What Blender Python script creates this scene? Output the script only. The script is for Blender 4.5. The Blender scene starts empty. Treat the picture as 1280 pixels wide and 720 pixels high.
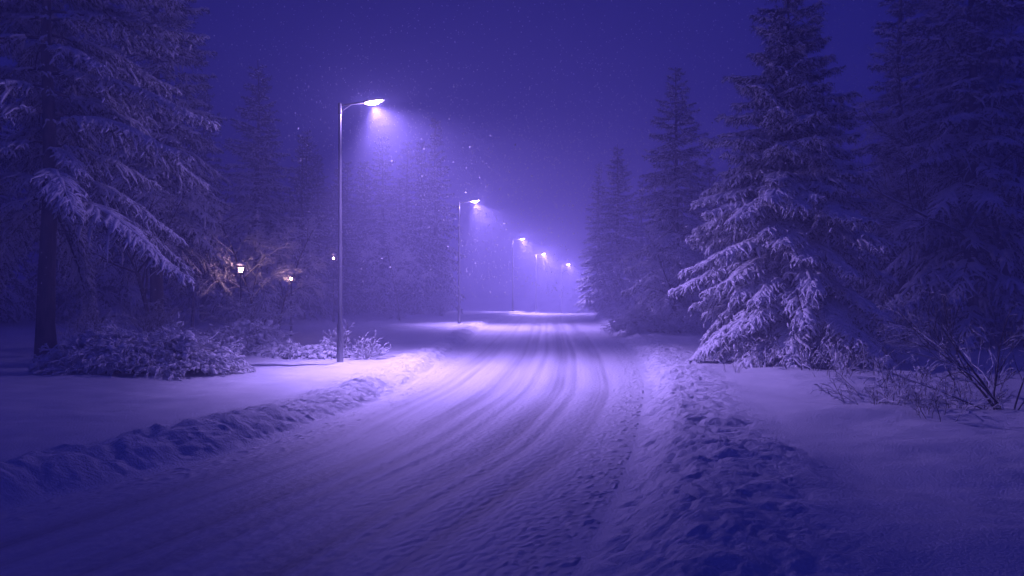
import bpy, math, random
import numpy as np

SEED = 7
rng = np.random.default_rng(SEED)
C = bpy.context.scene.collection
SC = bpy.context.scene
R = math.radians
CAM_Z = 2.5
F = 1000.0                       # focal length in pixels of a 1280 px wide frame


# ---------------------------------------------------------------- noise
def _hash(ix, iy, s):
    h = (ix.astype(np.int64) * 374761393 + iy.astype(np.int64) * 668265263 + s * 974634713) & 0x7fffffff
    h = ((h ^ (h >> 13)) * 1274126177) & 0x7fffffff
    h = (h ^ (h >> 16)) & 0x7fffffff
    return h


def perlin(x, y, s=0):
    x = np.asarray(x, float); y = np.asarray(y, float)
    ix = np.floor(x); iy = np.floor(y)
    fx = x - ix; fy = y - iy
    u = fx * fx * fx * (fx * (fx * 6 - 15) + 10); v = fy * fy * fy * (fy * (fy * 6 - 15) + 10)

    def gr(dx, dy):
        a = _hash(ix + dx, iy + dy, s) * (2 * math.pi / 0x7fffffff)
        return np.cos(a) * (fx - dx) + np.sin(a) * (fy - dy)
    a = gr(0, 0); b = gr(1, 0); c = gr(0, 1); d = gr(1, 1)
    return 1.45 * ((a * (1 - u) + b * u) * (1 - v) + (c * (1 - u) + d * u) * v)


def fbm(x, y, s=0, o=3):
    t = 0; a = 1.0
    for i in range(o):
        t = t + a * perlin(x * 2 ** i, y * 2 ** i, s + i * 17); a *= .5
    return t


def sstep(a, b, x):
    t = np.clip((x - a) / (b - a), 0, 1)
    return t * t * (3 - 2 * t)


# ---------------------------------------------------------------- meshes
def link(o, parent=None):
    C.objects.link(o)
    if parent is not None:
        o.parent = parent
    return o


class MB:
    """collects vertices, quads and triangles of ONE mesh"""
    def __init__(self):
        self.v = []; self.q = []; self.t = []; self.n = 0

    def add(self, v, q=None, t=None):
        v = np.asarray(v, float).reshape(-1, 3)
        if q is not None and len(q): self.q.append(np.asarray(q, np.int64).reshape(-1, 4) + self.n)
        if t is not None and len(t): self.t.append(np.asarray(t, np.int64).reshape(-1, 3) + self.n)
        self.v.append(v); self.n += len(v)

    def mesh(self, name, mat, smooth=True):
        me = bpy.data.meshes.new(name)
        v = np.concatenate(self.v).astype(np.float32)
        q = np.concatenate(self.q) if self.q else np.zeros((0, 4), np.int64)
        t = np.concatenate(self.t) if self.t else np.zeros((0, 3), np.int64)
        me.vertices.add(len(v)); me.vertices.foreach_set('co', v.ravel())
        me.loops.add(q.size + t.size)
        me.loops.foreach_set('vertex_index', np.concatenate([q.ravel(), t.ravel()]).astype(np.int32))
        me.polygons.add(len(q) + len(t))
        ls = np.concatenate([np.arange(len(q)) * 4, q.size + np.arange(len(t)) * 3]).astype(np.int32)
        me.polygons.foreach_set('loop_start', ls)
        me.update(calc_edges=True)
        me.polygons.foreach_set('use_smooth', np.full(len(q) + len(t), smooth))
        me.materials.append(mat)
        return me

    def build(self, name, mat, parent=None, smooth=True):
        return link(bpy.data.objects.new(name, self.mesh(name, mat, smooth)), parent)


def norm(a):
    return a / np.maximum(np.linalg.norm(a, axis=-1, keepdims=True), 1e-9)


def tubes(mb, paths, radii, sides=5, squash=1.0, cap=False):
    """K tubes at once: paths (K,S,3), radii (K,S)"""
    paths = np.asarray(paths, float); radii = np.asarray(radii, float)
    K, S, _ = paths.shape
    if K == 0: return
    tan = norm(np.gradient(paths, axis=1))
    up = np.broadcast_to(np.array([0., 0, 1]), tan.shape)
    par = np.abs(tan[..., 2:3]) > .95
    up = np.where(par, np.array([1., 0, 0]), up)
    a = norm(np.cross(tan, up)); b = np.cross(a, tan)
    ang = np.linspace(0, 2 * math.pi, sides, endpoint=False)
    ring = (a[:, :, None, :] * np.cos(ang)[None, None, :, None] + b[:, :, None, :] * (np.sin(ang) * squash)[None, None, :, None])
    v = paths[:, :, None, :] + ring * radii[:, :, None, None]
    k = np.arange(K)[:, None, None] * S * sides; s = np.arange(S - 1)[None, :, None] * sides; j = np.arange(sides)[None, None, :]
    j2 = (j + 1) % sides
    q = np.stack([k + s + j, k + s + j2, k + s + sides + j2, k + s + sides + j], -1)
    t = None
    if cap:
        t = []
        for kk in range(K):
            for base, fl in ((kk * S * sides, True), (kk * S * sides + (S - 1) * sides, False)):
                for i in range(1, sides - 1):
                    t.append((base, base + i + 1, base + i) if fl else (base, base + i, base + i + 1))
    mb.add(v, q.reshape(-1, 4), t)


def lathe(mb, prof, center=(0, 0, 0), n=20):
    """prof: (r,z) from bottom to top"""
    ang = np.linspace(0, 2 * math.pi, n, endpoint=False)
    v = np.array([[r * math.cos(a), r * math.sin(a), z] for r, z in prof for a in ang]) + np.array(center)
    q = [(i * n + j, i * n + (j + 1) % n, (i + 1) * n + (j + 1) % n, (i + 1) * n + j) for i in range(len(prof) - 1) for j in range(n)]
    mb.add(v, q)


# ---------------------------------------------------------------- materials
def mat(name):
    m = bpy.data.materials.new(name); m.use_nodes = True
    nt = m.node_tree
    return m, nt, nt.nodes['Principled BSDF']


def N(nt, t, **kw):
    n = nt.nodes.new(t)
    for k, v in kw.items(): setattr(n, k, v)
    return n


def ramp_mat(name, c1, c2, scale, rough=.8, bump=.0, bscale=None, bdist=.02, lo=.35, hi=.65, metallic=0.0, spec=.3, stretch=None):
    m, nt, p = mat(name)
    tc = N(nt, 'ShaderNodeTexCoord')
    src = tc.outputs['Object']
    if stretch:
        mp = N(nt, 'ShaderNodeMapping'); mp.inputs['Scale'].default_value = stretch
        nt.links.new(src, mp.inputs['Vector']); src = mp.outputs['Vector']
    no = N(nt, 'ShaderNodeTexNoise'); no.inputs['Scale'].default_value = scale; no.inputs['Detail'].default_value = 5
    nt.links.new(src, no.inputs['Vector'])
    cr = N(nt, 'ShaderNodeValToRGB')
    cr.color_ramp.elements[0].position = lo; cr.color_ramp.elements[1].position = hi
    cr.color_ramp.elements[0].color = (*c1, 1); cr.color_ramp.elements[1].color = (*c2, 1)
    nt.links.new(no.outputs['Fac'], cr.inputs['Fac']); nt.links.new(cr.outputs['Color'], p.inputs['Base Color'])
    p.inputs['Roughness'].default_value = rough; p.inputs['Metallic'].default_value = metallic
    p.inputs['Specular IOR Level'].default_value = spec
    if bump:
        n2 = N(nt, 'ShaderNodeTexNoise'); n2.inputs['Scale'].default_value = bscale or scale * 4; n2.inputs['Detail'].default_value = 6
        nt.links.new(src, n2.inputs['Vector'])
        b = N(nt, 'ShaderNodeBump'); b.inputs['Strength'].default_value = bump; b.inputs['Distance'].default_value = bdist
        nt.links.new(n2.outputs['Fac'], b.inputs['Height']); nt.links.new(b.outputs['Normal'], p.inputs['Normal'])
    return m


M = {}
M['snow'] = ramp_mat('fresh_snow', (.74, .75, .80), (.84, .84, .88), 1.3, rough=.62, bump=.8, bscale=30, bdist=.03, spec=.25)
# M['bank_snow'] = ramp_mat('ploughed_snow', (.62, .62, .67), (.82, .82, .86), 3.0, rough=.66, bump=.9, bscale=26, bdist=.035, spec=.22)
M['tree_snow'] = ramp_mat('branch_snow', (.70, .71, .76), (.84, .84, .88), 6.0, rough=.7, bump=.5, bscale=30, bdist=.02, spec=.2)
M['needle'] = ramp_mat('spruce_needles', (.018, .032, .022), (.045, .065, .045), 2.5, rough=.6, spec=.25)
M['bark'] = ramp_mat('bark', (.022, .018, .015), (.085, .068, .058), 9.0, rough=.9, bump=.8, bscale=24, bdist=.03, stretch=(1, 1, .25))
M['twig'] = ramp_mat('twig_bark', (.03, .023, .02), (.08, .06, .05), 14.0, rough=.85)
M['galvanised'] = ramp_mat('galvanised_steel', (.20, .20, .22), (.36, .36, .38), 5.0, rough=.38, metallic=.85, spec=.5, stretch=(1, 1, .2))
M['lamp_body'] = ramp_mat('lamp_housing_paint', (.10, .10, .11), (.16, .16, .17), 8.0, rough=.5, metallic=.3)
M['iron'] = ramp_mat('dark_iron', (.02, .02, .022), (.05, .05, .052), 8.0, rough=.55, metallic=.5)


def flake_material():
    m = bpy.data.materials.new('snowflake_ice'); m.use_nodes = True
    nt = m.node_tree; nt.nodes.clear()
    o = N(nt, 'ShaderNodeOutputMaterial'); d = N(nt, 'ShaderNodeBsdfDiffuse'); t = N(nt, 'ShaderNodeBsdfTranslucent'); mx = N(nt, 'ShaderNodeMixShader')
    d.inputs['Color'].default_value = (.9, .9, .92, 1); t.inputs['Color'].default_value = (.9, .9, .92, 1); mx.inputs[0].default_value = .5
    nt.links.new(d.outputs[0], mx.inputs[1]); nt.links.new(t.outputs[0], mx.inputs[2]); nt.links.new(mx.outputs[0], o.inputs['Surface'])
    return m


M['flake'] = flake_material()


def emis(name, col, st):
    m, nt, p = mat(name)
    p.inputs['Base Color'].default_value = (.8, .8, .8, 1)
    p.inputs['Emission Color'].default_value = (*col, 1); p.inputs['Emission Strength'].default_value = st
    return m


LAMP_COL = (.475, .32, 1.0)
M['lens'] = emis('lit_lamp_lens', (.80, .55, 1.0), 26)
M['warm'] = emis('lit_warm_glass', (1.0, .55, .45), 90)


def road_material():
    m, nt, p = mat('packed_road_snow')
    uv = N(nt, 'ShaderNodeUVMap'); uv.uv_map = 'road'
    mp = N(nt, 'ShaderNodeMapping'); mp.inputs['Scale'].default_value = (6.0, .035, 1)
    nt.links.new(uv.outputs['UV'], mp.inputs['Vector'])
    n1 = N(nt, 'ShaderNodeTexNoise'); n1.inputs['Scale'].default_value = 1.0; n1.inputs['Detail'].default_value = 6; n1.inputs['Roughness'].default_value = .6
    nt.links.new(mp.outputs['Vector'], n1.inputs['Vector'])
    mp2 = N(nt, 'ShaderNodeMapping'); mp2.inputs['Scale'].default_value = (26.0, 1.2, 1)
    nt.links.new(uv.outputs['UV'], mp2.inputs['Vector'])
    n2 = N(nt, 'ShaderNodeTexNoise'); n2.inputs['Scale'].default_value = 1.0; n2.inputs['Detail'].default_value = 5
    nt.links.new(mp2.outputs['Vector'], n2.inputs['Vector'])
    at = N(nt, 'ShaderNodeAttribute'); at.attribute_name = 'wear'
    # wear of the wheel tracks, broken up by the streaks
    mul = N(nt, 'ShaderNodeMath', operation='MULTIPLY'); nt.links.new(at.outputs['Fac'], mul.inputs[0])
    mr = N(nt, 'ShaderNodeMapRange'); mr.inputs[1].default_value = .3; mr.inputs[2].default_value = .68; mr.inputs[3].default_value = .25; mr.inputs[4].default_value = 1.0
    nt.links.new(n1.outputs['Fac'], mr.inputs[0]); nt.links.new(mr.outputs[0], mul.inputs[1])
    mr2 = N(nt, 'ShaderNodeMapRange'); mr2.inputs[1].default_value = .38; mr2.inputs[2].default_value = .72; mr2.inputs[3].default_value = .0; mr2.inputs[4].default_value = .25
    nt.links.new(n1.outputs['Fac'], mr2.inputs[0])
    ad = N(nt, 'ShaderNodeMath', operation='ADD', use_clamp=True); nt.links.new(mul.outputs[0], ad.inputs[0]); nt.links.new(mr2.outputs[0], ad.inputs[1])
    mx = N(nt, 'ShaderNodeMix', data_type='RGBA')
    mx.inputs[6].default_value = (.76, .76, .80, 1); mx.inputs[7].default_value = (.32, .31, .34, 1)
    nt.links.new(ad.outputs[0], mx.inputs[0])
    nt.links.new(mx.outputs[2], p.inputs['Base Color'])
    # fine streaks and crumbs
    tc = N(nt, 'ShaderNodeTexCoord')
    n3 = N(nt, 'ShaderNodeTexNoise'); n3.inputs['Scale'].default_value = 13; n3.inputs['Detail'].default_value = 6
    nt.links.new(tc.outputs['Object'], n3.inputs['Vector'])
    a2 = N(nt, 'ShaderNodeMath', operation='MULTIPLY_ADD'); a2.inputs[1].default_value = .25
    nt.links.new(n2.outputs['Fac'], a2.inputs[0]); nt.links.new(n3.outputs['Fac'], a2.inputs[2])
    b = N(nt, 'ShaderNodeBump'); b.inputs['Strength'].default_value = .5; b.inputs['Distance'].default_value = .022
    nt.links.new(a2.outputs[0], b.inputs['Height']); nt.links.new(b.outputs['Normal'], p.inputs['Normal'])
    p.inputs['Roughness'].default_value = .58; p.inputs['Specular IOR Level'].default_value = .3
    return m


M['road'] = road_material()

# ---------------------------------------------------------------- terrain
LEFT = np.array([(-60, -26), (-25, -18.5), (-10, -13.5), (0, -9.6), (4, -7.9), (8.9, -5.75), (12.5, -3.9), (19.2, -2.6), (30, -2.15), (41, -1.9), (60, -1.3), (75, -.4), (87, 1.2), (105, 3.6), (122, 5.6), (150, 11.6), (200, 25), (300, 55)], float)
RIGHT = np.array([(-60, -14), (-25, -9.0), (-10, -5.4), (0, -2.2), (4, -.6), (6.9, .55), (12.5, 1.9), (20.8, 3.45), (31, 4.6), (45, 5.6), (60, 6.2), (75, 7.2), (87, 8.6), (105, 10.9), (122, 13.2), (150, 19.6), (200, 33), (300, 63)], float)


def smooth_table(T):
    yy = np.linspace(-60, 300, 3601)
    xx = np.interp(yy, T[:, 0], T[:, 1])
    for w in (31, 21, 21):
        pad = np.pad(xx, w, mode='reflect', reflect_type='odd')
        xx = np.convolve(pad, np.ones(w) / w, 'same')[w:-w]
    return yy, xx


_LT = smooth_table(LEFT); _RT = smooth_table(RIGHT)
def left(y): return np.interp(y, *_LT)
def right(y): return np.interp(y, *_RT)


TRACKS = [(-2.2, .26, .7), (-1.75, .12, .6), (-.72, .26, .95), (-.28, .12, .7), (.12, .10, .55), (.78, .28, 1.0), (1.22, .11, .6), (1.95, .24, .7)]


def base_z(y):
    return -.0060 * np.clip(y - 44, 0, 44) - .036 * np.clip(y - 88, 0, 50) * sstep(84, 100, y) + .10 * perlin(y / 23., y * 0 + .5, 91) * sstep(35, 60, y) * sstep(140, 100, y)


def track_wear(lat, y):
    """lat: metres from the road's centre"""
    w = 0
    for i, (o, s, a) in enumerate(TRACKS):
        c = o + .14 * perlin(y / 26. + i * 9.1, y * 0 + i * 3.3, 5)
        w = w + a * np.exp(-((lat - c) / s) ** 2) * (.75 + .4 * perlin(y / 4. + i * 5, y * 0 + 1.7, 6))
    return np.clip(w, 0, 1)


def height(x, y):
    l = left(y); r = right(y)
    dl = l - x; dr = x - r
    out = np.maximum(np.maximum(dl, dr), 0)
    isl = dl > dr
    z = base_z(y)
    # verge
    z = z + .20 * sstep(.2, 2.6, out) + sstep(1.5, 5, out) * (.10 * fbm(x / 5., y / 5., 11, 3) + .05 * fbm(x / 1.3, y / 1.1, 13, 3))
    z = z + sstep(14, 45, out) * .9
    # gentle drifts on the right-hand field
    z = z + np.where(isl, 0, 1) * sstep(1.8, 4, out) * .10 * np.sin(y * .9 + x * .25 + 2 * perlin(x / 4, y / 4, 77)) * sstep(40, 12, y)
    # ploughed ridges
    w = np.where(isl, 1.75, 2.1 + .5 * sstep(14, 6, y)) * (1 + .18 * perlin(y / 3., y * 0 + np.where(isl, .3, 7.7), 21))
    t = out / w
    prof = np.where(t < .42, sstep(0, .42, t), 1 - sstep(.42, 1.25, t))
    amp = np.where(isl, .21 + .17 * sstep(24, 10, y), .23 + .12 * sstep(22, 9, y))
    amp = amp * (.9 + .45 * perlin(y / 2.3, y * 0 + np.where(isl, 2.3, 5.1), 23))
    z = z + amp * prof
    # lumps, chunks and pits of the ploughed snow
    rough = sstep(.02, .16, t) * (1 - sstep(.55, 1.15, t)) + .25 * sstep(0, .35, out) * (1 - sstep(.9, 1.4, t)) * (out > 0)
    wx = x + .15 * perlin(x * 2, y * 2, 31); wy = y + .15 * perlin(x * 2, y * 2, 32)
    lump = .10 * (np.abs(perlin(wx * 1.25, wy * 1.05, 33)) - .3) + .055 * (np.abs(perlin(wx * 2.9, wy * 2.5, 34)) - .3) + .022 * (np.abs(perlin(wx * 7, wy * 6, 35)) - .3) + .007 * perlin(wx * 17, wy * 15, 36)
    pit = -.075 * sstep(.30, .62, perlin(wx * 3.1, wy * 2.4, 37)) - .018 * sstep(.3, .6, perlin(wx * 7.3, wy * 5.4, 38))
    z = z + rough * (lump * 1.25 + pit * .45) * np.where(isl, .88, .70)
    # road
    inside = (dl < 0) & (dr < 0)
    lat = x - .5 * (l + r)
    edge = np.minimum(-dl, -dr)
    wr = track_wear(lat, y)
    zr = -.042 * wr + .005 * perlin(lat * 4.5, y * .03, 41) + .0012 * perlin(lat * 15, y * .1, 42) + .007 * perlin(lat * 14 + 3, y * 7, 43) + .025 * perlin(x / 2.2, y / 5, 44)
    crumbs = sstep(1.1, .1, edge) * (.022 * sstep(.28, .6, perlin(wx * 5.5, wy * 5, 45)) + .018 * sstep(.25, .55, perlin(wx * 11, wy * 10, 46)))
    z = z + np.where(inside, zr * sstep(0, .6, edge) + crumbs, 0)
    return z


def gz(x, y):
    return float(height(np.array([x], float), np.array([y], float))[0])


def build_terrain():
    rows = np.concatenate([np.linspace(-45, 2.5, 40), np.exp(np.arange(math.log(2.6), math.log(285), .0046))])
    bw = 3.0
    gl = np.concatenate([[0], np.cumsum(.10 * 1.062 ** np.arange(75))]); gl = gl * (135 / gl[-1])
    gr = np.concatenate([[0], np.cumsum(.07 * 1.05 ** np.arange(95))]); gr = gr * (135 / gr[-1])
    Y = rows[:, None]; l = left(rows)[:, None]; r = right(rows)[:, None]

    def sheet(name, X, m, road=False):
        Yg = np.broadcast_to(Y, X.shape)
        Z = height(X, Yg)
        e = .012
        nx = -(height(X + e, Yg) - height(X - e, Yg)) / (2 * e)
        ny = -(height(X, Yg + e) - height(X, Yg - e)) / (2 * e)
        far = sstep(25, 90, Yg)                                 # below the grid's own resolution the slope is averaged
        nx = nx * (1 - .7 * far); ny = ny * (1 - .7 * far)
        nrm = norm(np.stack([nx, ny, np.ones_like(nx)], -1))
        R_, K_ = X.shape
        v = np.stack([X, Yg, Z], -1)
        i = np.arange(R_ - 1)[:, None] * K_; j = np.arange(K_ - 1)[None, :]
        q = np.stack([i + j, i + j + 1, i + j + K_ + 1, i + j + K_], -1).reshape(-1, 4)
        mb = MB(); mb.add(v, q)
        o = mb.build(name, m)
        o.data.normals_split_custom_set_from_vertices(nrm.reshape(-1, 3).astype(np.float32))
        o['kind'] = 'structure'
        if road:
            lat = X - .5 * (l + r)
            uv = o.data.uv_layers.new(name='road')
            co = np.stack([lat, Yg], -1).reshape(-1, 2)
            uv.data.foreach_set('uv', co[q.ravel()].astype(np.float32).ravel())
            at = o.data.attributes.new('wear', 'FLOAT', 'POINT')
            at.data.foreach_set('value', track_wear(lat, Yg).astype(np.float32).ravel())
        return o
    sheet('snowy_ground', np.concatenate([l - bw - gl[None, ::-1]], 1), M['snow'])
    sheet('snow_bank', l - bw * np.linspace(1, 0, 95)[None, :], M['snow'])
    sheet('road', l + (r - l) * np.linspace(0, 1, 190)[None, :], M['road'], True)
    sheet('snow_bank', r + bw * np.linspace(0, 1, 110)[None, :], M['snow'])
    sheet('snowy_ground', r + bw + gr[None, :], M['snow'])


build_terrain()


# ---------------------------------------------------------------- tagging
def tag(o, label=None, cat=None, group=None, kind=None):
    if label: o['label'] = label
    if cat: o['category'] = cat
    if group: o['group'] = group
    if kind: o['kind'] = kind
    return o


def empty(name, loc, rz=0.0, s=1.0):
    o = bpy.data.objects.new(name, None); C.objects.link(o)
    o.empty_display_size = .3
    o.location = loc; o.rotation_euler = (0, 0, rz); o.scale = (s, s, s)
    return o


def copy_tree(o, parent=None):
    c = o.copy(); C.objects.link(c)
    if parent is not None: c.parent = parent
    for ch in list(o.children):
        copy_tree(ch, c)
    return c


# ---------------------------------------------------------------- conifers
def interp(paths, k, s):
    S = paths.shape[1]
    f = np.clip(s, 0, .9999) * (S - 1); i = f.astype(int); w = (f - i)[:, None]
    a = paths[k, i]; b = paths[k, i + 1]
    return a * (1 - w) + b * w, norm(b - a)


def conifer_meshes(seed, H, rad, z0, lod=0, snow=1.0, droop=1.0, trunk_r=None, dense=1.0, lean=0.0, shape=.85, top_snow=.5, per_whorl=6, jit=.45, hangp=.35, see_trunk=0.0):
    g = np.random.default_rng(seed)
    trunk_r = trunk_r or H * .016
    tr = MB(); nd = MB(); sn = MB()
    # trunk
    S = 14
    tz = np.linspace(-.3, H, S)
    wob = np.stack([.05 * np.sin(tz * .7 + seed) + lean * np.clip(tz / H, 0, 1) ** 1.5, .05 * np.cos(tz * .6 + seed * 2), tz], -1)
    rr = trunk_r * (1 - .93 * np.clip(tz / H, 0, 1)) * (1 + .35 * np.exp(-np.clip(tz, 0, 9) / .25))
    tubes(tr, wob[None], rr[None], 12)

    def axis(z):
        return np.stack([np.interp(z, tz, wob[:, 0]), np.interp(z, tz, wob[:, 1]), z], -1)
    # main branches in rough whorls
    step = (.36, .42, .55)[lod] * (H / 12) ** .4 / dense
    wz = np.arange(z0, H - .25, step)
    nb = np.where(wz > H * .85, 5, per_whorl if lod < 2 else 5)
    z = np.repeat(wz, nb) + g.uniform(-jit, jit, nb.sum()) * step
    K = len(z)
    u = np.clip((z - z0) / (H - z0), 0, 1)
    az = np.repeat(g.uniform(0, 6.28, len(wz)), nb) + np.concatenate([np.arange(n) * 6.283 / n for n in nb]) + g.normal(0, .28, K)
    L = (rad * (1 - u) ** shape * g.uniform(.72, 1.08, K) + .22)
    L = L * np.where(g.random(K) < .12, .62, 1)
    if see_trunk:                                            # thin, short boughs on the side where the bole shows
        kill = (np.sin(az) < -.45) & (u < .72) & (g.random(K) < see_trunk)
        L = np.where(kill, .25, L); L = L * np.where((np.sin(az) < -.25) & (u < .72), .6, 1)
    e0 = R(-8) + u * R(38) + g.normal(0, .09, K)
    bend = droop * (R(34) - u * R(30)) + g.normal(0, .08, K)
    SP = 9
    s = np.linspace(0, 1, SP)
    el = e0[:, None] - bend[:, None] * np.minimum(s * 1.5, 1)[None] + R(16) * np.clip(s - .7, 0, 1)[None] / .3
    ds = L[:, None] / (SP - 1)
    azs = az[:, None] + np.cumsum(g.normal(0, .05, (K, SP)), 1)
    d = np.stack([np.cos(azs) * np.cos(el), np.sin(azs) * np.cos(el), np.sin(el)], -1)
    P = np.concatenate([np.zeros((K, 1, 3)), np.cumsum(d[:, :-1] * ds[..., None], 1)], 1) + axis(z)[:, None, :]
    br = (.010 + .009 * L)[:, None] * (1 - .85 * s)[None]
    tubes(nd, P, br, 5)
    # a few dead bare branches on the clear bole
    if z0 > 1.2:
        nz = int(z0 * 4)
        bz = g.uniform(.9, z0 + .4, nz); ba = g.uniform(0, 6.28, nz); bl = g.uniform(.3, 1.3, nz)
        bd = np.stack([np.cos(ba), np.sin(ba), -.25 + 0 * ba], -1)
        tt = np.linspace(0, 1, 4)
        bp = axis(bz)[:, None, :] + bd[:, None, :] * (bl[:, None] * tt)[..., None] + g.normal(0, .03, (nz, 4, 3))
        tubes(nd, bp, .012 * (1 - .8 * tt)[None] * np.ones((nz, 1)), 4)
    # snow lying along the limbs
    hs = snow * (1 - (1 - top_snow) * sstep(.45, .9, u))
    lim = np.where(g.random(K) < .9, 1, 0) * hs
    SS = 10
    ss = np.linspace(.12, 1.0, SS)
    kk = np.repeat(np.arange(K), SS); pp, _ = interp(P, kk, np.tile(ss, K))
    pp = pp.reshape(K, SS, 3)
    rs = (.036 + .020 * np.minimum(L, 2.6))[:, None] * (1.1 - .75 * ss)[None] * g.uniform(.25, 1.45, (K, SS)) * lim[:, None]
    rs[:, 0] *= .2; rs[:, -1] *= .15
    pp[..., 2] += rs * .55
    keep = lim > .05
    tubes(sn, pp[keep], rs[keep], 6, squash=.8)
    # clumps of snow bridging the side twigs
    if lod < 2:
        big = L > .9
        npad = np.where(big, (L * 5.5 * hs).astype(int), 0)
        kp = np.repeat(np.arange(K), npad)
        sp_ = g.uniform(.22, .93, len(kp))
        c0, ca = interp(P, kp, sp_)
        la = norm(np.cross(ca, np.array([0, 0, 1.])))
        wid = np.minimum(.30 * L[kp], .85) * (1.02 - sp_) ** .65
        off = g.uniform(-.75, .75, len(kp)) * wid
        dirp = norm(la + ca * g.normal(.3, .5, len(kp))[:, None])
        t6 = np.linspace(-1, 1, 6)
        hl = g.uniform(.07, .20, len(kp))
        Q = (c0 + la * off[:, None] + ca * (np.abs(off) * .55)[:, None])[:, None, :] + dirp[:, None, :] * (hl[:, None] * t6)[..., None]
        Q[..., 2] += .035 - (.28 * np.abs(off))[:, None] - .12 * np.abs(off[:, None] * t6[None]) - .05 * t6[None] ** 2
        rq = (g.uniform(.035, .085, len(kp)))[:, None] * np.array([.12, .8, 1, 1, .75, .1])[None] * g.uniform(.8, 1.2, (len(kp), 6))
        tubes(sn, Q, rq, 6, squash=.62)
    # side twigs
    sp = (.052, .085, .17)[lod]
    cnt = np.maximum((L * 2 / sp).astype(int), 6)
    k = np.repeat(np.arange(K), cnt)
    t = g.uniform(.08, 1.0, len(k)) ** .9
    side = np.where(g.random(len(k)) < .5, -1., 1.)
    p0, ax = interp(P, k, t)
    latv = norm(np.cross(ax, np.array([0, 0, 1.])))
    ang = R(62) - R(26) * t + g.normal(0, .16, len(k))
    hang = g.random(len(k))
    dr = norm(ax * np.cos(ang)[:, None] + latv * (side * np.sin(ang))[:, None] + np.stack([0 * t, 0 * t, g.normal(-.06, (.06, .09, .12)[lod], len(k))], -1))
    ll = (np.minimum(.30 * L[k], .85) * (1.02 - t) ** .65 * sstep(0, .22, t) + .14) * g.uniform(.45, 1.2, len(k))
    grav = np.where(hang < hangp, g.uniform(.5, 1.0, len(k)), g.uniform(.08, .4, len(k))) * (1 - .6 * u[k]) * droop
    TP = 5 if lod < 2 else 4
    tt = np.linspace(0, 1, TP)
    T = p0[:, None, :] + dr[:, None, :] * (ll[:, None] * tt)[..., None]
    T[..., 2] -= (grav * ll)[:, None] * tt[None] ** 1.7
    T += g.normal(0, .02, T.shape) * (tt[None, :, None] > 0)
    allT = [T]; allL = [ll]; allU = [u[k]]; allC = [np.where(hang < hangp, .45, .97)]
    if lod == 0:
        c2 = np.clip((ll / .13).astype(int), 0, 7)
        k2 = np.repeat(np.arange(len(ll)), c2)
        t2 = g.uniform(.25, .98, len(k2))
        q0, a2 = interp(T, k2, t2)
        lv = norm(np.cross(a2, np.array([0, 0, 1.])))
        sd = np.where(g.random(len(k2)) < .5, -1., 1.)
        an = R(48) + g.normal(0, .2, len(k2))
        d2 = norm(a2 * np.cos(an)[:, None] + lv * (sd * np.sin(an))[:, None])
        l2 = (.12 + .30 * ll[k2] * (1 - t2)) * g.uniform(.7, 1.2, len(k2))
        T2 = q0[:, None, :] + d2[:, None, :] * (l2[:, None] * tt)[..., None]
        T2[..., 2] -= (g.uniform(.2, .7, len(k2)) * l2)[:, None] * tt[None] ** 1.6 * droop
        allT.append(T2); allL.append(l2); allU.append(u[k][k2]); allC.append(np.full(len(k2), .72) * np.where(hang[k2] < hangp, .5, 1))
    T = np.concatenate(allT); ll = np.concatenate(allL); uu = np.concatenate(allU); cc = np.concatenate(allC)
    # needles
    nl = (.062, .10, .19)[lod]; nw = (.010, .017, .036)[lod]; per = (.040, .062, .13)[lod]
    m = np.maximum((ll / per).astype(int), 2) * 3
    kn = np.repeat(np.arange(len(ll)), m)
    tn = g.uniform(0.02, 1.0, len(kn))
    b0, bt = interp(T, kn, tn)
    rv = g.normal(0, 1, (len(kn), 3)); rv[:, 2] -= .6
    rv = norm(rv - bt * np.sum(rv * bt, 1, keepdims=True))
    nv = norm(bt * .75 + rv * .8)
    wv = norm(np.cross(nv, g.normal(0, 1, (len(kn), 3))))
    ln = nl * g.uniform(.6, 1.15, len(kn))[:, None]
    V = np.stack([b0 - wv * nw, b0 + wv * nw, b0 + nv * ln], 1)
    nd.add(V, None, np.arange(len(kn) * 3).reshape(-1, 3))
    # snow on the twigs
    amt = snow * (1 - (1 - top_snow) * sstep(.4, .9, uu))
    ok = g.random(len(ll)) < np.clip(cc * amt, 0, .97)
    Ts = T[ok].copy(); ls = ll[ok]
    prof = np.array([.25, 1.0, .95, .75, .12]) if TP == 5 else np.array([.3, 1.0, .8, .12])
    r0 = ((.024, .028, .042)[lod] + .034 * np.clip(ls, 0, 1)) * g.uniform(.65, 1.4, len(ls))
    rs = r0[:, None] * prof[None] * g.uniform(.75, 1.25, (len(ls), TP))
    Ts[..., 2] += rs * .5
    tubes(sn, Ts, rs, 5 if lod == 0 else 4, squash=.85)
    crown = nd.mesh('crown', M['needle'], False)
    crown.materials.append(M['bark'])
    nq = sum(len(a) for a in nd.q); nt_ = sum(len(a) for a in nd.t)
    crown.polygons.foreach_set('material_index', np.concatenate([np.ones(nq, np.int32), np.zeros(nt_, np.int32)]))
    return (tr.mesh('trunk', M['bark']), crown, sn.mesh('snow_cover', M['tree_snow']))


def conifer(meshes, name, x, y, rz, s, label, group=None, cat='tree', sz=None, dz=0.0):
    r = empty(name, (x, y, gz(x, y) + dz), rz, s)
    if sz: r.scale = (s, s, s * sz)
    link(bpy.data.objects.new('trunk', meshes[0]), r)
    cr = link(bpy.data.objects.new('crown', meshes[1]), r)
    link(bpy.data.objects.new('snow_cover', meshes[2]), cr)
    tag(r, label, cat, group)
    return r


def px(x, d): return (x - 640) / F * d


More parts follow.
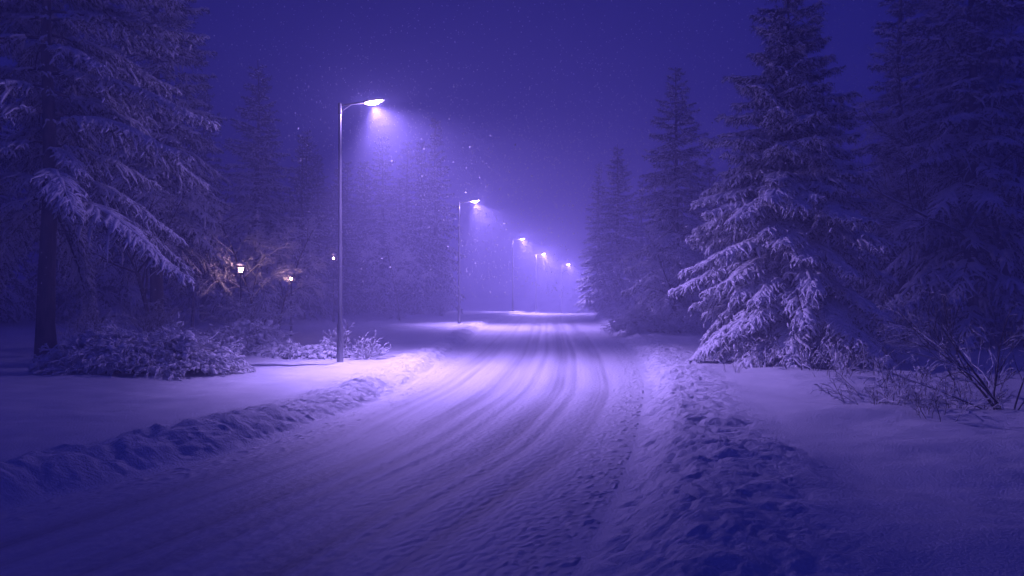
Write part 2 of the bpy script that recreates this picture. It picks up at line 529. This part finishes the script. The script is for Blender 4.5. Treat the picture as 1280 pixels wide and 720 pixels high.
# the two big spruces beside the road
hero_right = conifer_meshes(11, 12.5, 4.15, .85, 0, 1.05, 1.2, .19, shape=.82, top_snow=.30, dense=.86, per_whorl=8, jit=.2, hangp=.22)
conifer(hero_right, 'spruce_tree', px(984, 25.5), 25.5, 2.1, 1.0,
        'big cone-shaped spruce loaded with snow standing alone at the front of the right verge')
hero_left = conifer_meshes(23, 19.5, 5.3, 5.0, 0, 1.05, 1.15, .27, dense=.56, shape=.5, top_snow=.8, per_whorl=7, jit=.3, hangp=.3, see_trunk=.85)
conifer(hero_left, 'spruce_tree', px(60, 24.0), 24.0, 0, 1.0,
        'tall spruce with bare dark lower trunk and long drooping boughs above the mounded bush')

mid_a = conifer_meshes(31, 14.0, 3.2, .9, 1, .85, 1.0, shape=.8, top_snow=.35)
mid_b = conifer_meshes(37, 15.0, 3.6, 1.4, 1, .9, 1.15, shape=.75, top_snow=.4)
mid_c = conifer_meshes(41, 16.0, 2.8, 1.0, 1, .8, .9, shape=.9, top_snow=.3)
mid_d = conifer_meshes(43, 18.5, 3.7, 4.2, 1, .9, 1.1, shape=.65, top_snow=.5, dense=.85)

# mid-distance trees the photo tells apart: (mesh, px, distance, scale, z stretch, label)
for me, X, D, s, sz, lab in (
        (mid_d, 196, 34.0, 1.0, 1.05, 'tall dark spruce rising out of the picture just behind the bare-trunked one'),
        (mid_a, 322, 52.0, 1.22, 1.0, 'pointed hazy spruce, tip against the sky, left of the nearest street lamp'),
        (mid_b, 845, 45.0, .98, 1.0, 'pointed spruce in the haze directly left of the big snowy spruce'),
        (mid_a, 772, 66.0, 1.02, 1.0, 'slim faint spruce in the haze, second from the road\'s far end on the right'),
        (mid_c, 748, 84.0, .98, 1.0, 'palest thin spruce nearly lost in the glow by the road\'s vanishing end'),
        (mid_b, 1182, 43.0, 1.35, 1.15, 'broad dim spruce filling the gap behind the slender leafless tree'),
        (mid_c, 1290, 36.0, 1.35, 1.1, 'dark spruce mostly cut off by the right picture edge'),
        (mid_c, 1125, 36.0, 1.12, 1.0, 'tall dim spruce standing behind and to the right of the big snowy spruce'),
        (mid_b, 1215, 32.0, 1.25, 1.05, 'dark spruce deep in the shade at the right edge behind the leafless trees'),
        (mid_a, 135, 50.0, 1.5, 1.1, 'dim spruce in the gap between the two tallest spruces left of the lanterns'),
        (mid_c, -28, 43.0, 1.25, 1.0, 'dim spruce half cut off by the left picture edge')):
    x = px(X, D)
    conifer(me, 'spruce_tree', x, D, random.Random(X).uniform(0, 6.28), s, lab, 'snowy spruces of the wood', sz=sz)

# farther wood: individuals, faint
far_a = conifer_meshes(51, 15.0, 3.0, 1.2, 2, .7, 1.0, shape=.8, top_snow=.4, dense=1.3)
far_b = conifer_meshes(53, 17.0, 3.3, 2.0, 2, .7, 1.1, shape=.7, top_snow=.4, dense=1.3)
rr = random.Random(4)
spots = []


def clear_of_road(x, y, m=5.0):
    return x < float(left(np.array([y]))[0]) - m or x > float(right(np.array([y]))[0]) + m


tries = 0
while len(spots) < 150 and tries < 6000:
    tries += 1
    y = rr.uniform(44, 165); x = rr.uniform(-75, 80)
    if rr.random() < .35:
        y = rr.uniform(72, 125); x = (rr.uniform(380, 545) - 640) / F * y
    if abs(x / y) > .78 or not clear_of_road(x, y, 6.5 if x < 0 else 5): continue
    X = 640 + x / y * F
    if 385 < X < 600 and y < 72: continue
    if 545 < X < 700: continue
    if 700 < X < 800 and y < 80: continue
    if 270 < X < 380 and y < 60: continue
    if any((x - a) ** 2 + (y - b) ** 2 < 10 for a, b in spots): continue
    spots.append((x, y))
for x, y in spots:
    me = rr.choice([far_a, far_b])
    sd = 'left' if x < float(left(np.array([y]))[0]) else 'right'
    lab = ('faint spruce fading into the haze of the wood behind the street lamps' if sd == 'left'
           else 'faint spruce fading into the haze of the wood behind the big snowy spruce')
    X = 640 + x / y * F
    smax = 1.15 if not (570 < X < 800) else .95
    conifer(me, 'spruce_tree', x, y, rr.uniform(0, 6.28), rr.uniform(.72, smax), lab,
            'faint spruces of the wood behind the lamps' if sd == 'left' else 'faint spruces of the wood behind the big spruce', sz=rr.uniform(.9, 1.15))


# ---------------------------------------------------------------- leafless trees and shrubs
def grow(g, P0, D0, L0, R0, levels, nchild, lfac, spread, trop, wob=.12, S=6, tmin=.25):
    """branching stems, level by level; returns [(paths, radii)]"""
    out = []
    P0 = np.asarray(P0, float); D0 = norm(np.asarray(D0, float)); L0 = np.asarray(L0, float); R0 = np.asarray(R0, float)
    for lv in range(levels):
        K = len(P0)
        s = np.linspace(0, 1, S)
        d = D0.copy(); pts = [P0]
        for i in range(1, S):
            d = norm(d + g.normal(0, wob, (K, 3)) + np.array([0, 0, trop[lv]]) / S)
            pts.append(pts[-1] + d * (L0 / (S - 1))[:, None])
        paths = np.stack(pts, 1)
        radii = R0[:, None] * (1 - .72 * s)[None]
        out.append((paths, radii))
        if lv == levels - 1: break
        n = nchild[lv]
        k = np.repeat(np.arange(K), n)
        t = g.uniform(tmin, 1.0, len(k))
        p, ax = interp(paths, k, t)
        rv = g.normal(0, 1, (len(k), 3)); rv = norm(rv - ax * np.sum(rv * ax, 1, keepdims=True))
        a = spread[lv] * g.uniform(.6, 1.3, len(k))
        P0 = p; D0 = norm(ax * np.cos(a)[:, None] + rv * np.sin(a)[:, None])
        L0 = L0[k] * lfac[lv] * (1.15 - .6 * t) * g.uniform(.6, 1.2, len(k))
        R0 = np.maximum(R0[k] * (1 - .72 * t) * .62, .0028)
    return out


def stems_to_meshes(out, snow_r=.012, cover=.8, g=None, minr=.0, sides=(8, 6, 4, 3, 3), bulge=1.0):
    st = MB(); sn = MB()
    for lv, (P, r) in enumerate(out):
        tubes(st, P, np.maximum(r, minr), sides[min(lv, 4)])
        tan = norm(np.gradient(P, axis=1)); flat = np.sqrt(np.clip(1 - tan[..., 2] ** 2, 0, 1))
        ok = g.random(len(P)) < cover
        rs = (snow_r + r * .75) * np.clip((flat - .25) * 1.5, 0, 1) * g.uniform(.6, 1.3, r.shape) * bulge
        rs[:, 0] *= .3; rs[:, -1] *= .2
        Q = P.copy(); Q[..., 2] += r * .6 + rs * .35
        tubes(sn, Q[ok], rs[ok], 5, squash=.8)
    return st, sn


def bare_tree_meshes(seed, H, r, lean=(0, 0), weep=.0, snow=.012):
    g = np.random.default_rng(seed)
    out = grow(g, [(0, 0, -.3)], [(lean[0], lean[1], 1)], [H], [r], 5, [12, 9, 6, 4], [.45, .5, .5, .5], [.75, .75, .7, .7],
               [.1, .15 - weep, -.25 - weep, -.35 - weep, -.3], wob=.07, S=9)
    st, sn = stems_to_meshes(out, snow, .85, g, .0035)
    return st.mesh('branches', M['bark']), sn.mesh('snow_cover', M['tree_snow'])


def plant(name, meshes, x, y, rz, s, label, cat, group=None, parts=('branches', 'snow_cover'), dz=-.03):
    r = empty(name, (x, y, gz(x, y) + dz), rz, s)
    b = link(bpy.data.objects.new(parts[0], meshes[0]), r)
    link(bpy.data.objects.new(parts[1], meshes[1]), b)
    tag(r, label, cat, group)
    return r


def shrub_meshes(seed, n, h, spreadr, r=.012, levels=4, out_tilt=.6, weep=.2, snow=.010, kids=(7, 5, 3), wob=.14, base=.15, bulge=1.0):
    g = np.random.default_rng(seed)
    a = g.uniform(0, 6.28, n); rad = np.sqrt(g.random(n)) * spreadr
    P0 = np.stack([np.cos(a) * rad * base, np.sin(a) * rad * base, -.08 + 0 * a], -1)
    D0 = np.stack([np.cos(a) * out_tilt * rad / max(spreadr, .01), np.sin(a) * out_tilt * rad / max(spreadr, .01), np.ones(n) * .8], -1) + g.normal(0, .12, (n, 3))
    out = grow(g, P0, D0, h * g.uniform(.65, 1.2, n), r * g.uniform(.7, 1.2, n), levels, list(kids), [.5, .5, .5], [.6, .6, .6], [-weep, -weep * 1.2, -weep * 1.2, -weep], wob=wob, S=7)
    st, sn = stems_to_meshes(out, snow, .9, g, .0045, sides=(5, 4, 3, 3, 3), bulge=bulge)
    return st.mesh('branches', M['twig']), sn.mesh('snow_cover', M['tree_snow'])


def mound_bush_meshes(seed, rx, ry, h, n, snow=.03, twig=.6):
    """low bush pressed into a dome by the snow: short arching shoots all over it"""
    g = np.random.default_rng(seed)
    a = g.uniform(0, 6.28, n); q = np.sqrt(g.random(n)) * .95
    X = np.cos(a) * q * rx; Y = np.sin(a) * q * ry
    Z = h * np.sqrt(np.clip(1 - q ** 2, 0, 1)) * (.70 + .35 * fbm(X / .7, Y / .7, seed, 2))
    Z = np.maximum(Z, .05) * g.uniform(.35, 1.0, n)
    d = np.stack([np.cos(a) * (q + .35), np.sin(a) * (q + .35), g.uniform(.1, .9, n)], -1) + g.normal(0, .35, (n, 3))
    out = grow(g, np.stack([X, Y, Z], -1) - norm(d) * .12, d, twig * g.uniform(.5, 1.25, n), np.full(n, .008), 3, [3, 2], [.5, .5], [.7, .7], [-.9, -.9, -.7], wob=.18, S=6)
    st, sn = stems_to_meshes(out, snow * .40, .97, g, .0045, sides=(4, 3, 3, 3, 3))
    # carrying stems from the ground
    m = n // 5
    i = g.choice(n, m, replace=False); tt = np.linspace(0, 1, 5)
    b0 = np.stack([X[i] * .35, Y[i] * .35, np.full(m, -.1)], -1); b1 = np.stack([X[i], Y[i], Z[i]], -1)
    Pm = b0[:, None] * (1 - tt)[None, :, None] + b1[:, None] * tt[None, :, None]; Pm[..., 2] += (.25 * h * np.sin(math.pi * tt))[None]
    tubes(st, Pm, np.full((m, 5), .011), 4)
    # tufts of snow caught on top
    w = int(n * 1.5)
    i = g.choice(n, w, replace=True)
    c = np.stack([X[i], Y[i], Z[i] + .02], -1) + g.normal(0, .09, (w, 3)) * np.array([1, 1, .5]); al = g.uniform(0, 6.28, w)
    ax = np.stack([np.cos(al), np.sin(al), g.normal(-.2, .25, w)], -1)
    ss = np.linspace(-1, 1, 6)
    Pw = c[:, None] + ax[:, None] * (g.uniform(.06, .15, w)[:, None] * ss)[..., None]; Pw[..., 2] -= .05 * ss[None] ** 2
    rw = (snow * g.uniform(.7, 1.9, w))[:, None] * np.array([.1, .8, 1, 1, .8, .1])[None] * g.uniform(.8, 1.2, (w, 6))
    tubes(sn, Pw, rw, 6, squash=.75)
    return st.mesh('branches', M['twig']), sn.mesh('snow_cover', M['tree_snow'])


# leafless trees
bt_a = bare_tree_meshes(61, 9.5, .11, (.05, 0), .10, .008)
bt_b = bare_tree_meshes(63, 11.0, .13, (-.12, .05), .18, .007)
bt_c = bare_tree_meshes(67, 6.0, .06, (.25, 0), .45, .022)
GB = 'leafless trees of the wood'
for me, X, D, rz, s, lab in (
        (bt_b, 1275, 35.0, 1.2, 1.15, 'big leafless tree with snow-lined arching limbs at the right edge above the dark shrub'),
        (bt_a, 1212, 33.0, 4.0, 1.2, 'slender leafless tree with a straight dark trunk left of the one at the right edge'),
        (bt_a, 1155, 33.0, 2.4, 1.0, 'thin leafless tree among the trunks right of the big snowy spruce, nearest to it'),
        (bt_b, 1290, 30.0, 0.3, 1.2, 'leafless tree mostly cut off by the right picture edge'),
        (bt_c, 326, 36.5, 3.3, 1.05, 'small leafless tree bent over in an arch of snow above the warm lantern'),
        (bt_c, 345, 39.0, .2, 1.0, 'small weeping leafless tree whitened by snow beside the fainter lantern'),
        (bt_a, 190, 31.0, 5.0, .85, 'leafless tree with a dark trunk standing right of the mounded bush'),
        (bt_a, 240, 47.0, 1.0, .9, 'thin leafless tree left of the warm lantern in the dim wood'),
        (bt_c, 852, 41.0, 3.0, .95, 'small snowy leafless tree drooping in front of the hazy spruce by the right verge'),
        (bt_c, 500, 58.0, 2.0, 1.1, 'small drooping leafless tree in the haze left of the second street lamp')):
    plant('leafless_tree', me, px(X, D), D, rz, s, lab, 'tree', GB)

# bushes and shrubs
big_mound = mound_bush_meshes(71, 2.7, 1.3, 1.5, 1000, .058, .65)
plant('snowy_bush', big_mound, px(178, 22.2), 22.2, 0, 1.0, 'wide mounded bush bowed under snow at the foot of the tall bare-trunked spruce', 'bush', 'snowed-in bushes')
sm = mound_bush_meshes(73, 1.35, .9, 1.5, 480, .062, .6)
plant('snowy_bush', sm, px(308, 27.5), 27.5, .6, 1.0, 'rounded bush with a dark hollow and a thick snow cap below the warm lantern', 'bush', 'snowed-in bushes')
lo = mound_bush_meshes(75, 1.6, .7, .6, 300, .06, .5)
plant('snowy_bush', lo, px(368, 26.6), 26.6, 0, 1.0, 'low flat bush buried in snow between the rounded bush and the nearest street lamp', 'bush', 'snowed-in bushes')
rb = mound_bush_meshes(77, 2.6, 1.6, 1.7, 700, .04, .75)
plant('snowy_bush', rb, px(826, 41), 41, 0, 1.0, 'hazy bush thicket at the foot of the pointed spruce on the right verge', 'bush', 'snowed-in bushes')

sh_tall = shrub_meshes(81, 26, 1.9, 1.0, .012, 4, .55, .25, .010, (7, 4, 3))
sh_fan = shrub_meshes(83, 22, .85, .8, .009, 3, .9, .1, .012, (6, 3, 2))
sh_dark = shrub_meshes(85, 15, 2.4, 1.0, .018, 4, 1.15, .12, .006, (6, 4, 3), wob=.10)
sh_low = shrub_meshes(87, 26, .9, 1.3, .008, 3, 1.0, .4, .012, (4, 3, 2), base=.55)
sh_stalk = shrub_meshes(89, 9, .75, .5, .008, 3, .45, .02, .011, (5, 3, 2), base=.8)
sh_tiny = shrub_meshes(91, 5, .38, .35, .006, 2, .7, .1, .006, (3, 2), base=.6)
GS = 'leafless shrubs sticking out of the snow'
for me, X, D, rz, s, lab in (
        (sh_tall, 318, 29.5, 0, 1.15, 'tall twiggy shrub with whitened shoots rising behind the rounded bush'),
        (sh_fan, 432, 27.3, .7, 1.3, 'fan of snowy twigs directly behind the foot of the nearest street lamp'),
        (sh_fan, 459, 26.2, 2.3, .95, 'small fallen spray of snowy twigs lying right of the nearest street lamp'),
        (sh_tall, 115, 25.6, 2.0, .8, 'thin upright twigs poking out behind the wide mounded bush'),
        (sh_tall, 195, 29.0, 4.0, .95, 'tall thin twigs standing on the snow between mounded bush and rounded bush'),
        (sh_dark, 1262, 15.0, 2.6, 1.05, 'dark spreading shrub with long bare twigs at the right edge of the snowfield'),
        (sh_low, 1110, 16.6, .4, 1.0, 'low tangle of brown stems half buried in the snowfield left of the dark shrub'),
        (sh_low, 1195, 15.6, 2.4, .85, 'low tangle of stems in the snow at the foot of the dark spreading shrub'),
        (sh_stalk, 1000, 21.5, 1.0, 1.3, 'clump of snow-tipped stalks in front of the big spruce\'s trunk'),
        (sh_stalk, 1085, 20.3, 3.0, 1.0, 'clump of snow-tipped stalks right of the big spruce\'s trunk'),
        (sh_stalk, 1172, 14.2, 5.0, .8, 'lone pair of thin upright stalks between the two low tangles'),
        (sh_stalk, 1042, 19.3, 2.2, 1.05, 'short clump of snow-tipped stalks at the left end of the low tangle'),
        (sh_stalk, 1128, 17.6, .4, 1.15, 'upright stalks rising through the low tangle of brown stems'),
        (sh_stalk, 962, 22.3, 4.4, 1.0, 'clump of snow-tipped stalks just under the left boughs beside the tiny tuft'),
        (sh_stalk, 1228, 17.4, 3.3, 1.3, 'upright stalks standing behind the dark spreading shrub'),
        (sh_tiny, 912, 21.6, 0, 1.1, 'tiniest tuft of twigs in the snow under the left boughs of the big spruce'),
        (sh_tiny, 945, 22.6, 2, 1.2, 'tiny tuft of twigs in the snow just left of the big spruce\'s trunk'),
        (sh_fan, 490, 62, 1, 1.8, 'hazy snowy shrub left of the second street lamp'),
        (sh_tall, 552, 70, 2, 1.2, 'hazy twiggy shrub touching the pole of the second street lamp from the left')):
    plant('leafless_shrub', me, px(X, D), D, rz, s, lab, 'shrub', GS)

# ---------------------------------------------------------------- street lamps
SPOT_W = 10200.0
GLOW_W = 620.0


def street_lamp(x, y, label, h=7.75, first=None, bright=1.0):
    z = gz(x, y)
    r = empty('street_lamp', (x, y, z))
    tag(r, label, 'street lamp', 'street lamps along the left side of the road')
    if first is None:
        p = MB(); lathe(p, [(.098, -.4), (.096, 1.15), (.09, 1.2), (.066, 1.26), (.046, h - .45), (.042, h)], n=18)
        p.build('pole', M['galvanised'], r)
        d = MB(); d.add([(-.035, -.103, .55), (.035, -.103, .55), (.035, -.103, .9), (-.035, -.103, .9), (-.035, -.085, .55), (.035, -.085, .55), (.035, -.085, .9), (-.035, -.085, .9)],
                        [(0, 1, 2, 3), (0, 4, 5, 1), (1, 5, 6, 2), (2, 6, 7, 3), (3, 7, 4, 0)])
        d.build('service_door', M['lamp_body'], r, False)
        foot = MB(); lathe(foot, [(.5, -.10), (.34, .0), (.22, .04), (.12, .075), (.0, .09)], n=18)
        fo = foot.build('snow_collar', M['snow'], r)
        c = MB(); lathe(c, [(0.0, h + .10), (.04, h + .10), (.06, h + .08), (.062, h - .22), (.052, h - .24)][::-1], n=16)
        c.build('pole_cap', M['lamp_body'], r)
        a = MB()
        t = np.linspace(0, 1, 8)
        pa = np.stack([.04 + .72 * t, 0 * t, h + .03 + .09 * t], -1)
        tubes(a, pa[None], np.full((1, 8), .030), 10)
        pb = np.stack([.05 + .27 * t, 0 * t, h - .14 + .19 * t], -1)          # gusset strut
        tubes(a, pb[None], np.full((1, 8), .016), 8)
        a.build('arm', M['lamp_body'], r)
        # flat lantern head, nose tilted slightly up
        hd = MB(); L = .62; n = 13; ang = np.linspace(0, math.pi, 11)
        rows = []
        for i in range(n):
            s = i / (n - 1)
            w = .125 * (math.sin(math.pi * min(max(.06 + .9 * s, 0), 1)) ** .45) + .01
            hh = .095 * (math.sin(math.pi * (.08 + .86 * s)) ** .5)
            for q in ang:
                rows.append((.70 + L * s, w * math.cos(q), h + .10 + .09 * s + .8 * hh * math.sin(q)))
        k = len(ang)
        hd.add(rows, [(i * k + j, i * k + j + 1, (i + 1) * k + j + 1, (i + 1) * k + j) for i in range(n - 1) for j in range(k - 1)])
        head = hd.build('lamp_head', M['lamp_body'], r)
        ln = MB(); rows = []
        an2 = np.linspace(math.pi, 2 * math.pi, 9); k = len(an2)
        for i in range(n):
            s = i / (n - 1)
            w = .11 * (math.sin(math.pi * (.05 + .9 * s)) ** .5) + .004
            hh = .095 * (math.sin(math.pi * (.04 + .92 * s)) ** .7)
            for q in an2:
                rows.append((.74 + .54 * s, w * math.cos(q), h + .102 + .085 * s + hh * math.sin(q)))
        ln.add(rows, [(i * k + j, i * k + j + 1, (i + 1) * k + j + 1, (i + 1) * k + j) for i in range(n - 1) for j in range(k - 1)])
        ln.build('lens', M['lens'], head)
        sc = MB(); t = np.linspace(0, 1, 9)
        ps = np.stack([.72 + .57 * t, 0 * t, h + .16 + .09 * t], -1)
        tubes(sc, ps[None], (.10 * np.sin(math.pi * (.02 + .96 * t)) ** .5)[None], 8, squash=.35)
        sc.build('snow_cap', M['tree_snow'], head)
    else:
        for ch in first.children:
            if ch.type == 'MESH': copy_tree(ch, r)
    sp = bpy.data.lights.new('street_light', 'SPOT'); sp.energy = SPOT_W * bright ** .8; sp.color = LAMP_COL
    sp.spot_size = R(124); sp.spot_blend = 1.0; sp.shadow_soft_size = .06
    o = bpy.data.objects.new('street_light', sp); link(o, r)
    o.location = (1.02, 0, h + .0)
    from mathutils import Vector
    o.rotation_euler = Vector((.47, -.12, -1)).to_track_quat('-Z', 'Y').to_euler()
    pl = bpy.data.lights.new('lens_light', 'POINT'); pl.energy = GLOW_W * bright ** 2.6; pl.color = LAMP_COL; pl.shadow_soft_size = .06
    o2 = bpy.data.objects.new('lens_light', pl); link(o2, r); o2.location = (1.02, 0, h - .01)
    return r


lamps = [(425, 24.0, 'nearest and tallest-looking lit street lamp, on the snowy verge beside the snowed-in bushes'),
         (574, 51.0, 'second lit street lamp along the road, standing clear in the haze past the nearest one'),
         (641, 86.0, 'third lit street lamp along the road, its thin pole above the road\'s far end'),
         (670, 106.0, 'fourth lit street lamp, a small glowing head over the far end of the road'),
         (702, 126.0, 'farthest street lamp, only a pale speck of light at the end of the row')]
l0 = None
for (X, D, lab), br in zip(lamps, (1, 1.15, 1.75, 2.5, 2.3)):
    o = street_lamp(px(X, D), D, lab, first=l0, bright=br)
    if l0 is None: l0 = o


# warm lanterns in the wood
def lantern(x, y, hz, label, power, gs=1.0):
    z = gz(x, y)
    h = hz - z
    r = empty('lantern_post', (x, y, z)); tag(r, label, 'lantern', 'warm lanterns in the wood')
    p = MB(); lathe(p, [(.09, -.3), (.085, .25), (.05, .32), (.038, h - .2), (.06, h - .16), (.10, h - .13), (.10, h - .11)], n=12); p.build('pole', M['iron'], r)
    g_ = MB(); lathe(g_, [(.0, h - .112), (.10 * gs, h - .11), (.15 * gs, h - .11 + .26 * gs), (.0, h - .105 + .26 * gs)], n=8); g_.build('lantern_glass', M['warm'], r, False)
    t = MB(); lathe(t, [(.0, h + .167), (.21, h + .17), (.07, h + .31), (.03, h + .33), (.03, h + .38), (0, h + .39)], n=8); rf = t.build('lantern_roof', M['iron'], r, False)
    s = MB(); lathe(s, [(.20, h + .19), (.21, h + .23), (.12, h + .33), (.0, h + .40)], n=12); s.build('snow_cap', M['tree_snow'], rf)
    pl = bpy.data.lights.new('lantern_light', 'SPOT'); pl.energy = power; pl.color = (1.0, .52, .68); pl.shadow_soft_size = .08; pl.spot_size = R(155); pl.spot_blend = 1
    o = bpy.data.objects.new('lantern_light', pl); link(o, r); o.location = (0, -.32, h + .02); o.rotation_euler = (R(105), 0, 0)   # spot added outside the glass, tilted upward to keep light off the ground


lantern(px(301, 34.5), 34.5, 2.5 + 23 * .0345, 'brightest warm lantern glowing among the trees above the rounded bush', 20, .7)
lantern(px(364, 37.5), 37.5, 2.5 + 13 * .0375, 'smaller warm lantern glowing right of the brightest one', 4, .42)
lantern(px(417, 56), 56, 2.5 + 38 * .056, 'tiny far warm light just left of the nearest street lamp\'s pole', 8, .5)

# ---------------------------------------------------------------- falling snow
def snowfall():
    g = np.random.default_rng(99)
    n = 26000
    y = 15 + 48 * g.random(n) ** .9; x = g.uniform(-1, 1, n) * (4 + .75 * y); z = g.uniform(.4, 14, n)
    hh = height(x, y); ok = (z > hh + .3) & ((z - CAM_Z) / y > -.012)
    for o_ in [o_ for o_ in bpy.data.objects if o_.name.startswith('street_lamp')]:         # none inside a lamp head
        c = o_.location; ok &= (x - c.x - 1.0) ** 2 + (y - c.y) ** 2 + (z - c.z - 7.8) ** 2 > 1.5 ** 2
    x, y, z = x[ok], y[ok], z[ok]; n = len(x)
    r = .00085 * y ** .95 * g.uniform(.55, 1.25, n) * np.where(g.random(n) < .06, 1.5, 1)
    o = np.array([(1, 0, 0), (-1, 0, 0), (0, 1, 0), (0, -1, 0), (0, 0, 1.25), (0, 0, -1.25)], float)
    v = np.stack([x, y, z], -1)[:, None, :] + o[None] * r[:, None, None] * g.uniform(.7, 1.2, (n, 6, 1))
    f = np.array([(0, 2, 4), (2, 1, 4), (1, 3, 4), (3, 0, 4), (2, 0, 5), (1, 2, 5), (3, 1, 5), (0, 3, 5)])
    mb = MB(); mb.add(v, None, (np.arange(n)[:, None, None] * 6 + f[None]).reshape(-1, 3))
    ob = mb.build('falling_snow', M['flake'], None, False)
    tag(ob, 'fine snowflakes drifting down through the lamp light', 'snowfall', None, 'stuff')


snowfall()

# ---------------------------------------------------------------- haze
HAZE_D = .012
hm = bpy.data.materials.new('haze_air'); hm.use_nodes = True
hn = hm.node_tree; hn.nodes.clear()
ho = N(hn, 'ShaderNodeOutputMaterial'); pv = N(hn, 'ShaderNodeVolumePrincipled')
pv.inputs['Color'].default_value = (.68, .66, .99, 1); pv.inputs['Density'].default_value = HAZE_D; pv.inputs['Anisotropy'].default_value = .25
hn.links.new(pv.outputs['Volume'], ho.inputs['Volume'])
hb = MB()
xa, xb, ya, yb, za, zb = -230., 270., -50., 300., -4., 27.
hb.add([(xa, ya, za), (xb, ya, za), (xb, yb, za), (xa, yb, za), (xa, ya, zb), (xb, ya, zb), (xb, yb, zb), (xa, yb, zb)],
       [(0, 3, 2, 1), (4, 5, 6, 7), (0, 1, 5, 4), (1, 2, 6, 5), (2, 3, 7, 6), (3, 0, 4, 7)])
hz = hb.build('haze', hm, None, False); hz['kind'] = 'stuff'

# ---------------------------------------------------------------- sky and faint night light
W = bpy.data.worlds.new('World'); SC.world = W; W.use_nodes = True
wn = W.node_tree; bg = wn.nodes['Background']
sky = wn.nodes.new('ShaderNodeTexSky'); sky.sky_type = 'NISHITA'; sky.sun_disc = False
SUN_EL, SUN_AZ = R(35), R(200)
sky.sun_elevation = SUN_EL; sky.sun_rotation = SUN_AZ; sky.air_density = 1.5; sky.dust_density = .5; sky.ozone_density = 6
tint = wn.nodes.new('ShaderNodeMix'); tint.data_type = 'RGBA'; tint.blend_type = 'MULTIPLY'; tint.inputs[0].default_value = 1.0
tint.inputs[7].default_value = (.048, .049, .56, 1)              # night sky: the same gradient, far darker and indigo
wn.links.new(sky.outputs['Color'], tint.inputs[6]); wn.links.new(tint.outputs[2], bg.inputs['Color'])
bg.inputs['Strength'].default_value = .05

sl = bpy.data.lights.new('moonlight', 'SUN'); sl.energy = .11; sl.angle = R(40); sl.color = (.15, .15, 1.0)
so = bpy.data.objects.new('moonlight', sl); link(so)
so.rotation_euler = (R(90) - SUN_EL, 0, R(180) - SUN_AZ)

# ---------------------------------------------------------------- camera and render settings
cd = bpy.data.cameras.new('camera'); cam = bpy.data.objects.new('camera', cd); link(cam)
cam.location = (0, 0, CAM_Z); cam.rotation_euler = (R(90), 0, 0)
cd.sensor_width = 36; cd.lens = 36 * F / 1280; cd.clip_start = .05; cd.clip_end = 2000
SC.camera = cam

SC.render.engine = 'CYCLES'
cy = SC.cycles
cy.max_bounces = 6; cy.diffuse_bounces = 2; cy.glossy_bounces = 2; cy.transmission_bounces = 2; cy.volume_bounces = 3; cy.transparent_max_bounces = 8
cy.caustics_reflective = False; cy.caustics_refractive = False
cy.sample_clamp_indirect = 2.0; cy.sample_clamp_direct = 0
cy.use_adaptive_sampling = False
cy.use_light_tree = True
try:
    cy.use_denoising = True; cy.denoiser = 'OPENIMAGEDENOISE'; cy.denoising_input_passes = 'RGB_ALBEDO_NORMAL'; cy.denoising_prefilter = 'ACCURATE'
except Exception as e:
    print('denoiser', e)
vs = SC.view_settings
SC.display_settings.display_device = 'sRGB'
vs.view_transform = 'Standard'; vs.look = 'None'; vs.exposure = 0.0; vs.gamma = 1.0; vs.use_curve_mapping = False
